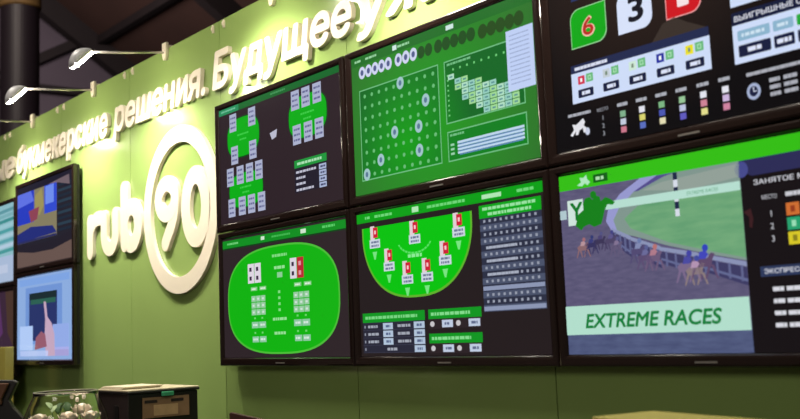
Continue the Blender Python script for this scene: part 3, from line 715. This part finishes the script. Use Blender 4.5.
strokes('digit', [(arc(-0.358, 2.204, 0.108, 0.163, 0, 360, 40)[:-1], True)], 0.096)
strokes('ring', [(arc(-0.542, 2.211, 0.376, 0.400, 0, 360, 72)[:-1], True)], 0.088)

# ------------------------------------------------------------------ arm lamps along the top of the wall
def make_lamp(label, x, drop, L=0.43):
    zt = 3.0956
    t = thing('arm_lamp', label, 'lamp', (x, WALL_Y, zt), 0, 'arm lamps along the top of the wall')
    bm = bmesh.new(); poly_prism(bm, [(-0.013,-0.062),(0.013,-0.062),(0.024,-0.03),(0.024,0.034),(-0.024,0.034),(-0.024,-0.03)], 'y', -0.02, -0.0005); add_box(bm, -0.018, 0.018, -0.0005, 0.13, 0.0095, 0.022); add_box(bm, -0.018, 0.018, 0.103, 0.13, -0.03, 0.0095)
    link('bracket', bm, IVORY, t, bevel=0.004)
    bm = bmesh.new(); add_tube(bm, [(0, -0.01, -0.018), (0, -L*0.5, -0.018-drop*0.5), (0, -L, -0.018-drop)], 0.0065, 10); link('arm', bm, METAL, t, smooth=True)
    # head: domed trough; its open face looks down towards the wall
    ay = -L; az = -0.018-drop
    nrm = Vector((0, 0.70, -0.714)); along = Vector((0, -0.714, -0.70)); sx = Vector((1, 0, 0)); o0 = Vector((0, ay-0.002, az+0.002))
    bm = bmesh.new(); NU, NV = 10, 8; Lh, Wh, Dh = 0.135, 0.085, 0.052; grid = []
    for i in range(NU+1):
        u = i/NU; row = []
        prof = math.sin(PI*min(max(u*0.92+0.06, 0), 1))**0.55
        for j in range(NV+1):
            a = PI*j/NV
            row.append(bm.verts.new(o0 + along*(u*Lh) + sx*(math.cos(a)*Wh/2*(0.75+0.25*prof)) - nrm*(math.sin(a)*Dh*prof)))
        grid.append(row)
    for i in range(NU):
        for j in range(NV): bm.faces.new((grid[i][j], grid[i][j+1], grid[i+1][j+1], grid[i+1][j]))
    bm.faces.new([grid[0][j] for j in range(NV+1)]); bm.faces.new([grid[NU][j] for j in range(NV, -1, -1)])
    h = link('lamp_head', bm, LAMPBODY, t, smooth=True)
    md = h.modifiers.new('thick', 'SOLIDIFY'); md.thickness = 0.003
    bm = bmesh.new()
    q = [bm.verts.new(o0 + along*(Lh*a) + sx*(Wh/2*b) + nrm*0.003) for a, b in ((0.10,-0.7),(0.10,0.7),(0.90,0.75),(0.90,-0.75))]
    for v in q: v.co += nrm*0.013
    q2 = [bm.verts.new(o0 + along*(Lh*a) + sx*(Wh/2*b) - nrm*0.002) for a, b in ((0.04,-0.85),(0.04,0.85),(0.97,0.9),(0.97,-0.9))]
    bm.faces.new(q); bm.faces.new(q2[::-1])
    for k in range(4): bm.faces.new((q[k], q2[k], q2[(k+1)%4], q[(k+1)%4]))
    link('lamp_glass', bm, LAMPGLASS, h)
    ld = bpy.data.lights.new('lamp_beam', 'SPOT'); ld.energy = LAMP_W; ld.color = (1.0, 0.93, 0.80); ld.spot_size = math.radians(124); ld.spot_blend = 1.0; ld.shadow_soft_size = 0.035
    lo = bpy.data.objects.new('lamp_beam', ld); COL.objects.link(lo); lo.parent = t
    p = o0 + along*(Lh*0.5) + nrm*0.055; lo.location = p
    aim = Vector((0, 0.0, -0.95)) - p
    lo.rotation_euler = aim.to_track_quat('-Z', 'Y').to_euler()
    return t
LAMP_W = 74.0
make_lamp('arm lamp nearest the left edge, mostly bracket seen above the left tower', -2.6853, 0.03)
make_lamp('lower left arm lamp of the two whole ones against the dark hall', -1.6196, 0.045)
make_lamp('higher arm lamp of the two whole ones, above the word решения', -0.6407, 0.06)
make_lamp('arm lamp at the upper edge above the word Будущее, only bracket tip seen', 0.4417, -0.075)
make_lamp('arm lamp beyond the upper edge above the keno display', 1.4798, 0.045)
make_lamp('arm lamp beyond the upper edge above the race number display', 2.5248, 0.045)

# pale clips that hold neighbouring wall panels at their joints
for x, lab in ((-3.2226, 'pair of pale clips on the wall joint nearest the left edge'), (-2.1717, 'pair of pale clips between the two left arm lamp brackets'),
               (-1.1188, 'pair of pale clips on the wall joint above the word решения'), (-0.067, 'pair of pale clips on the wall joint above the letter Б')):
    t = thing('mount_clip', lab, 'clip', (x, WALL_Y, 3.0729), 0, 'panel clips on the wall joints')
    for s in (-1, 1):
        bm = bmesh.new(); add_box(bm, s*0.055-0.006, s*0.055+0.006, -0.010, 0, -0.022, 0.018); add_box(bm, s*0.055-0.004, s*0.055+0.004, -0.016, -0.010, -0.012, 0.006)
        link('hook', bm, IVORY, t, bevel=0.002)

# ------------------------------------------------------------------ counter and what stands on it
CT = 1.10
t = thing('counter', 'green front counter below the displays with dark top', 'counter', (0, 0, 0))
box_obj('worktop', -0.15, 3.1, -1.25, -0.18, CT-0.04, CT, COUNTERT, t)
box_obj('body', -0.10, 3.05, -1.18, -0.25, 0.08, CT-0.04, COUNTER, t)
box_obj('plinth', -0.06, 3.0, -1.12, -0.30, 0.0, 0.08, HOUSING, t)

# dark box with a cream lid, printed label and green badge; its front faces the aisle (+x)
t = thing('equipment_box', 'dark box with cream lid, tan label and green badge on the counter', 'box', (0.319, -0.523, CT))
bm = bmesh.new(); poly_prism(bm, [(-0.05,0.0),(0.146,0.0),(0.146,0.226),(-0.145,0.226),(-0.145,0.200)], 'y', -0.150, 0.150)
link('body', bm, BOXM, t, bevel=0.004)
bm = bmesh.new(); add_box(bm, 0.146, 0.151, -0.150, 0.150, 0.004, 0.224); link('front_panel', bm, BOXDK, t, bevel=0.002)
bm = bmesh.new(); add_box(bm, -0.152, 0.156, -0.156, 0.158, 0.226, 0.235); add_box(bm, -0.150, 0.154, -0.154, 0.156, 0.235, 0.242, 1)
l = link('lid', bm, [BOXDK, CREAM], t, bevel=0.003); l['label'] = 'cream lid with dark rim'
bm = bmesh.new(); add_box(bm, 0.151, 0.1535, -0.092, 0.110, 0.128, 0.208); add_box(bm, 0.1535, 0.1545, -0.084, -0.03, 0.186, 0.198, 1); add_box(bm, 0.1535, 0.1545, 0.03, 0.085, 0.186, 0.198, 1); add_box(bm, 0.1535, 0.1548, -0.045, 0.06, 0.136, 0.178, 2)
l = link('label_plate', bm, [TAN, BOXM, TANL], t); l['label'] = 'tan printed label'
bm = bmesh.new(); add_box(bm, 0.151, 0.162, -0.012, 0.040, 0.210, 0.228); l = link('badge', bm, BADGE, t, bevel=0.003); l['label'] = 'small green badge'
bm = bmesh.new(); add_box(bm, 0.02, 0.06, -0.153, -0.149, 0.10, 0.18); link('handle_slot', bm, HOUSING, t, bevel=0.002)
bm = bmesh.new()
for k in range(3): add_box(bm, -0.13+0.004*k, 0.08+0.003*k, -0.148+0.004*k, 0.02+0.006*k, 0.0035*k, 0.0035*k+0.003)
o = link('paper_stack', bm, PAPER); o.location = (0.319, -0.523, CT+0.2425); tag(o, 'thin stack of cream paper lying on the dark box', 'paper')

# glass bowl with flowers
VC = (0.34, -0.872, CT)
t = thing('glass_vase', 'round clear glass bowl of cream flowers beside the dark box', 'vase', VC)
outer = [(0,0),(0.085,0.0),(0.12,0.012),(0.152,0.05),(0.165,0.10),(0.158,0.15),(0.138,0.20),(0.121,0.235),(0.121,0.249)]
inner = [(r-0.004 if r > 0.01 else 0, z+(0.006 if z < 0.02 else 0)) for r, z in outer]
bm = bmesh.new(); add_lathe(bm, outer + inner[::-1], 48); link('bowl', bm, GLASS, t, smooth=True)
bm = bmesh.new()
for k in range(48):
    pass
pts = [(0.1195*math.cos(2*PI*k/48), 0.1195*math.sin(2*PI*k/48), 0.2495) for k in range(49)]
add_tube(bm, pts, 0.0022, 8, cap=False); link('rim', bm, RIM, t, smooth=True)
rr = random.Random(3)
def rose(x, y, z, size, label):
    t = thing('rose', label, 'flower', (x, y, z), rr.uniform(0, 6), 'cream roses in the glass bowl')
    bm = bmesh.new()
    bmesh.ops.create_uvsphere(bm, u_segments=12, v_segments=8, radius=size*0.62)
    for ring, (n, tilt, ln) in enumerate(((4, 12, 0.8), (5, 34, 1.0), (6, 62, 1.08))):
        for k in range(n):
            a = 2*PI*k/n + ring*0.5; M = Matrix.Rotation(a, 4, 'Z') @ Matrix.Translation((size*0.12*ring, 0, -size*0.35)) @ Matrix.Rotation(math.radians(tilt), 4, 'Y')
            g = []
            for i in range(6):
                u = i/5; wd = size*0.62*math.sin(PI*(0.15+0.72*u))
                g.append([bm.verts.new(M @ Vector((size*0.28*math.sin(PI*u)*(1-abs(v)*0.6) - size*0.18*u*u*(ring-1), v*wd, size*ln*u))) for v in (-1, -0.5, 0, 0.5, 1)])
            for i in range(5):
                for j in range(4): bm.faces.new((g[i][j], g[i][j+1], g[i+1][j+1], g[i+1][j]))
    link('bloom', bm, PETAL, t, smooth=True)
    bm = bmesh.new(); dx, dy = (VC[0]-x)*0.8, (VC[1]-y)*0.8
    M = Matrix.Rotation(-t.rotation_euler.z, 3, 'Z')
    add_tube(bm, [M @ Vector(p) for p in ((0,0,-size*0.4),(dx*0.4,dy*0.4,(CT+0.01-z)*0.5),(dx,dy,CT+0.012-z))], 0.0025, 6); link('stem', bm, STEM, t, smooth=True)
rose(0.300, -0.962, 1.248, 0.036, 'cream rose at the left side of the glass bowl')
rose(0.366, -0.872, 1.252, 0.036, 'cream rose in the middle of the glass bowl, left of the larger one')
rose(0.322, -0.800, 1.276, 0.038, 'largest and highest cream rose in the glass bowl')
rose(0.396, -0.796, 1.252, 0.034, 'cream rose in the glass bowl nearest the dark box')
rose(0.41, -0.91, 1.185, 0.026, 'low cream rose at the front of the glass bowl')
def sprig(x, y, z, label):
    t = thing('bud_sprig', label, 'flower', (x, y, z), 0, 'small white buds in the glass bowl')
    bm = bmesh.new(); bmesh.ops.create_icosphere(bm, subdivisions=2, radius=0.008, matrix=Matrix.Diagonal((1, 1, 1.25, 1))); link('bud', bm, PETAL, t, smooth=True)
    bm = bmesh.new(); add_tube(bm, [(0,0,-0.006), (-0.006, 0.004, (CT+0.012-z)*0.5), ((VC[0]-x)*0.7, (VC[1]-y)*0.7, CT+0.012-z)], 0.0014, 6); link('stem', bm, STEM, t, smooth=True)
sprig(0.345, -0.850, 1.328, 'highest small white bud above the cream roses')
sprig(0.352, -0.832, 1.316, 'small white bud just below the highest bud')
sprig(0.370, -0.812, 1.326, 'small white bud nearest the dark box')
def leaf(x, y, z, ln, az, tilt, m, label):
    t = thing('leaf_stalk', label, 'leaf', (x, y, z), 0, 'leaves among the roses')
    bm = bmesh.new(); g = []; M = Matrix.Rotation(az, 4, 'Z') @ Matrix.Rotation(tilt, 4, 'Y')
    for i in range(8):
        u = i/7; wd = ln*0.33*math.sin(PI*min(1, u*0.93+0.05))**0.8
        g.append([bm.verts.new(M @ Vector((ln*u, v*wd, ln*(0.25*u*(1-u)) + abs(v)*wd*0.35))) for v in (-1, -0.5, 0, 0.5, 1)])
    for i in range(7):
        for j in range(4): bm.faces.new((g[i][j], g[i][j+1], g[i+1][j+1], g[i+1][j]))
    b = link('leaf_blade', bm, m, t, smooth=True); md = b.modifiers.new('thick', 'SOLIDIFY'); md.thickness = 0.0006
    bm = bmesh.new(); add_tube(bm, [(0,0,0), ((VC[0]-x)*0.4, (VC[1]-y)*0.4, (CT+0.012-z)*0.5), ((VC[0]-x)*0.75, (VC[1]-y)*0.75, CT+0.012-z)], 0.0016, 6); link('stalk', bm, STEM, t, smooth=True)
leaf(0.325, -0.925, 1.285, 0.04, 3.4, -0.7, LEAFP, 'pale green leaf left of the middle rose')
leaf(0.335, -0.925, 1.272, 0.04, 2.2, -0.7, LEAFP, 'pale green leaf touching the middle rose')
leaf(0.292, -0.885, 1.262, 0.05, 2.4, -1.0, LEAF, 'dark green leaf upright behind the pale leaves')
leaf(0.318, -0.885, 1.275, 0.04, 1.0, -1.1, LEAF, 'dark green leaf behind the middle rose')
leaf(0.36, -0.955, 1.215, 0.055, -1.5, -0.4, LEAF, 'dark green leaf low at the front of the bowl')
leaf(0.275, -0.84, 1.262, 0.05, 2.9, -1.0, LEAF, 'dark green leaf at the back of the bowl')

# other things along the lower edge
def slab(pts, th, origin, d):
    """outline in (s, z) along the horizontal direction d, with thickness th"""
    d = Vector((d[0], d[1], 0)).normalized(); nn = Vector((d.y, -d.x, 0)); bm = bmesh.new(); o = Vector(origin)
    A = [bm.verts.new(o + d*s_ + Vector((0,0,z_)) + nn*th/2) for s_, z_ in pts]; B = [bm.verts.new(o + d*s_ + Vector((0,0,z_)) - nn*th/2) for s_, z_ in pts]
    bm.faces.new(A); bm.faces.new(B[::-1])
    for k in range(len(pts)): bm.faces.new((A[k], B[k], B[(k+1) % len(pts)], A[(k+1) % len(pts)]))
    return bm
t = thing('folder', 'red-brown folder standing on the counter under the oval card table display', 'folder', (1.22, -0.65, CT))
link('cover', slab([(0,0),(0.13,0),(0.13,0.152),(0.004,0.184),(0,0.18)], 0.03, (0,0,0), (0.631,0.775)), REDB, t, bevel=0.002)
link('pages', slab([(0.006,0.003),(0.134,0.003),(0.134,0.147),(0.006,0.178)], 0.022, (0,0,0), (0.631,0.775)), PAPER, t)
t = thing('storage_box', 'pale olive box standing on the counter below the race broadcast display', 'box', (2.86, -0.43, CT), -0.21)
box_obj('body', -0.2, 0.2, -0.09, 0.09, 0, 0.185, OLIVED, t, 0.003); box_obj('lid', -0.205, 0.205, -0.095, 0.095, 0.185, 0.211, OLIVE, t, 0.004)

t = thing('partition_panel', 'olive-yellow panel standing below the far left displays', 'panel', (-3.23, -0.08, 0))
box_obj('board', -0.5, 0.495, -0.03, 0.03, 0.04, 1.527, OLIVE, t, 0.004); box_obj('foot', -0.4, -0.3, -0.16, 0.12, 0, 0.04, HOUSING, t); box_obj('foot', 0.3, 0.4, -0.16, 0.12, 0, 0.04, HOUSING, t)

CD = (0.631, 0.775)
t = thing('bar_chair', 'dark high bar chair with brown back pad at lower left corner', 'chair', (-0.68, -0.71, 0))
link('backrest', slab([(-0.36,1.385),(-0.02,1.372),(0.0,1.36),(-0.04,1.28),(-0.02,1.245),(0.03,1.19),(0.05,1.10),(0.05,0.86),(-0.40,0.86),(-0.40,1.2)], 0.035, (0,0,0), CD), CHAIRM, t, bevel=0.006)
o = link('back_pad', slab([(-0.34,1.37),(-0.035,1.358),(-0.07,1.285),(-0.07,1.26),(-0.34,1.26)], 0.02, (0.022,-0.018,0), CD), CHAIRT, t, bevel=0.004); o['label'] = 'brown pad'
bm = slab([(-0.40,0.78),(0.05,0.78),(0.05,0.86),(-0.40,0.86)], 0.42, (0.13,-0.11,0), CD); link('seat', bm, CHAIRM, t, bevel=0.02)
dd = Vector((0.631,0.775,0)).normalized(); nn = Vector((dd.y,-dd.x,0))
for a in (-0.37, 0.02):
    for b in (-0.02, 0.34):
        p = dd*a + nn*b; q = dd*(a+(0.05 if a > -0.1 else -0.05)) + nn*(b+(0.04 if b > 0.1 else -0.04))
        bm = bmesh.new(); add_tube(bm, [p + Vector((0,0,0.80)), q], 0.014, 10); link('leg', bm, CHAIRM, t, smooth=True)
bm = bmesh.new(); c4 = [dd*a*1.08 + nn*b + Vector((0,0,0.28)) for a, b in ((-0.37,-0.04),(0.05,-0.04),(0.05,0.36),(-0.37,0.36),(-0.37,-0.04))]
add_tube(bm, c4, 0.008, 8); link('foot_rail', bm, METAL, t)

# ------------------------------------------------------------------ hall ambient and added fill lights
w = bpy.data.worlds.new('World'); SC.world = w; w.use_nodes = True
bg = w.node_tree.nodes['Background']; bg.inputs['Color'].default_value = (1.0, 0.80, 0.66, 1); bg.inputs['Strength'].default_value = 0.06
def area(loc, target, size, e, col):
    l = bpy.data.lights.new('hall_fill', 'AREA'); l.energy = e; l.size = size; l.color = col
    o = bpy.data.objects.new('hall_fill', l); COL.objects.link(o); o.location = loc
    o.rotation_euler = (Vector(target)-Vector(loc)).to_track_quat('-Z', 'Y').to_euler(); return o
area((-13, 3.0, 8.5), (-20, 8, 7), 2.0, 330, (1.0, 0.88, 0.90))  # unseen fill, added to lift the grey end wall
area((-4.5, -1.0, 7.5), (-14, 8, 8), 2.0, 130, (1.0, 0.82, 0.72))  # unseen fill, added to brighten the hall background
for x, e in ((-4.2, 190), (-1.2, 125), (2.6, 30)): area((x, -2.9, 8.6), (x, -1.2, 1.0), 1.2, e, (1.0, 0.92, 0.80))  # unseen overhead fills, added to brighten the green wall from steeply above
area((4.6, -9.0, 5.0), (2.2, 0, 1.3), 2.4, 150, (1.0, 0.93, 0.82))  # unseen front fill, added for the lower wall and bezels

ld = bpy.data.lights.new('counter_fill', 'SPOT'); ld.energy = 260; ld.color = (1.0, 0.92, 0.80); ld.spot_size = math.radians(24); ld.spot_blend = 0.6; ld.shadow_soft_size = 0.08  # added spot without a fixture, brightens the roses in the bowl
lo = bpy.data.objects.new('counter_fill', ld); COL.objects.link(lo); lo.location = (0.75, -1.75, 4.6)
lo.rotation_euler = (Vector((0.34, -0.86, 1.2)) - lo.location).to_track_quat('-Z', 'Y').to_euler()

# ------------------------------------------------------------------ camera
cam = bpy.data.cameras.new('Camera'); cam.sensor_width = 36; cam.lens = 1008.85*36/800; cam.clip_end = 200
co = bpy.data.objects.new('Camera', cam); COL.objects.link(co)
co.matrix_world = Matrix(((0.631085, 0.117283, 0.766796, 4.25278), (0.774641, -0.043314, -0.630916, -2.37172), (-0.040783, 0.992153, -0.118187, 0.134978+Z0), (0, 0, 0, 1)))
cam.dof.use_dof = True; cam.dof.focus_distance = 4.2; cam.dof.aperture_fstop = 3.0
SC.camera = co
SC.view_settings.view_transform = 'Standard'; SC.view_settings.look = 'None'; SC.view_settings.exposure = 0.0; SC.view_settings.gamma = 1.0
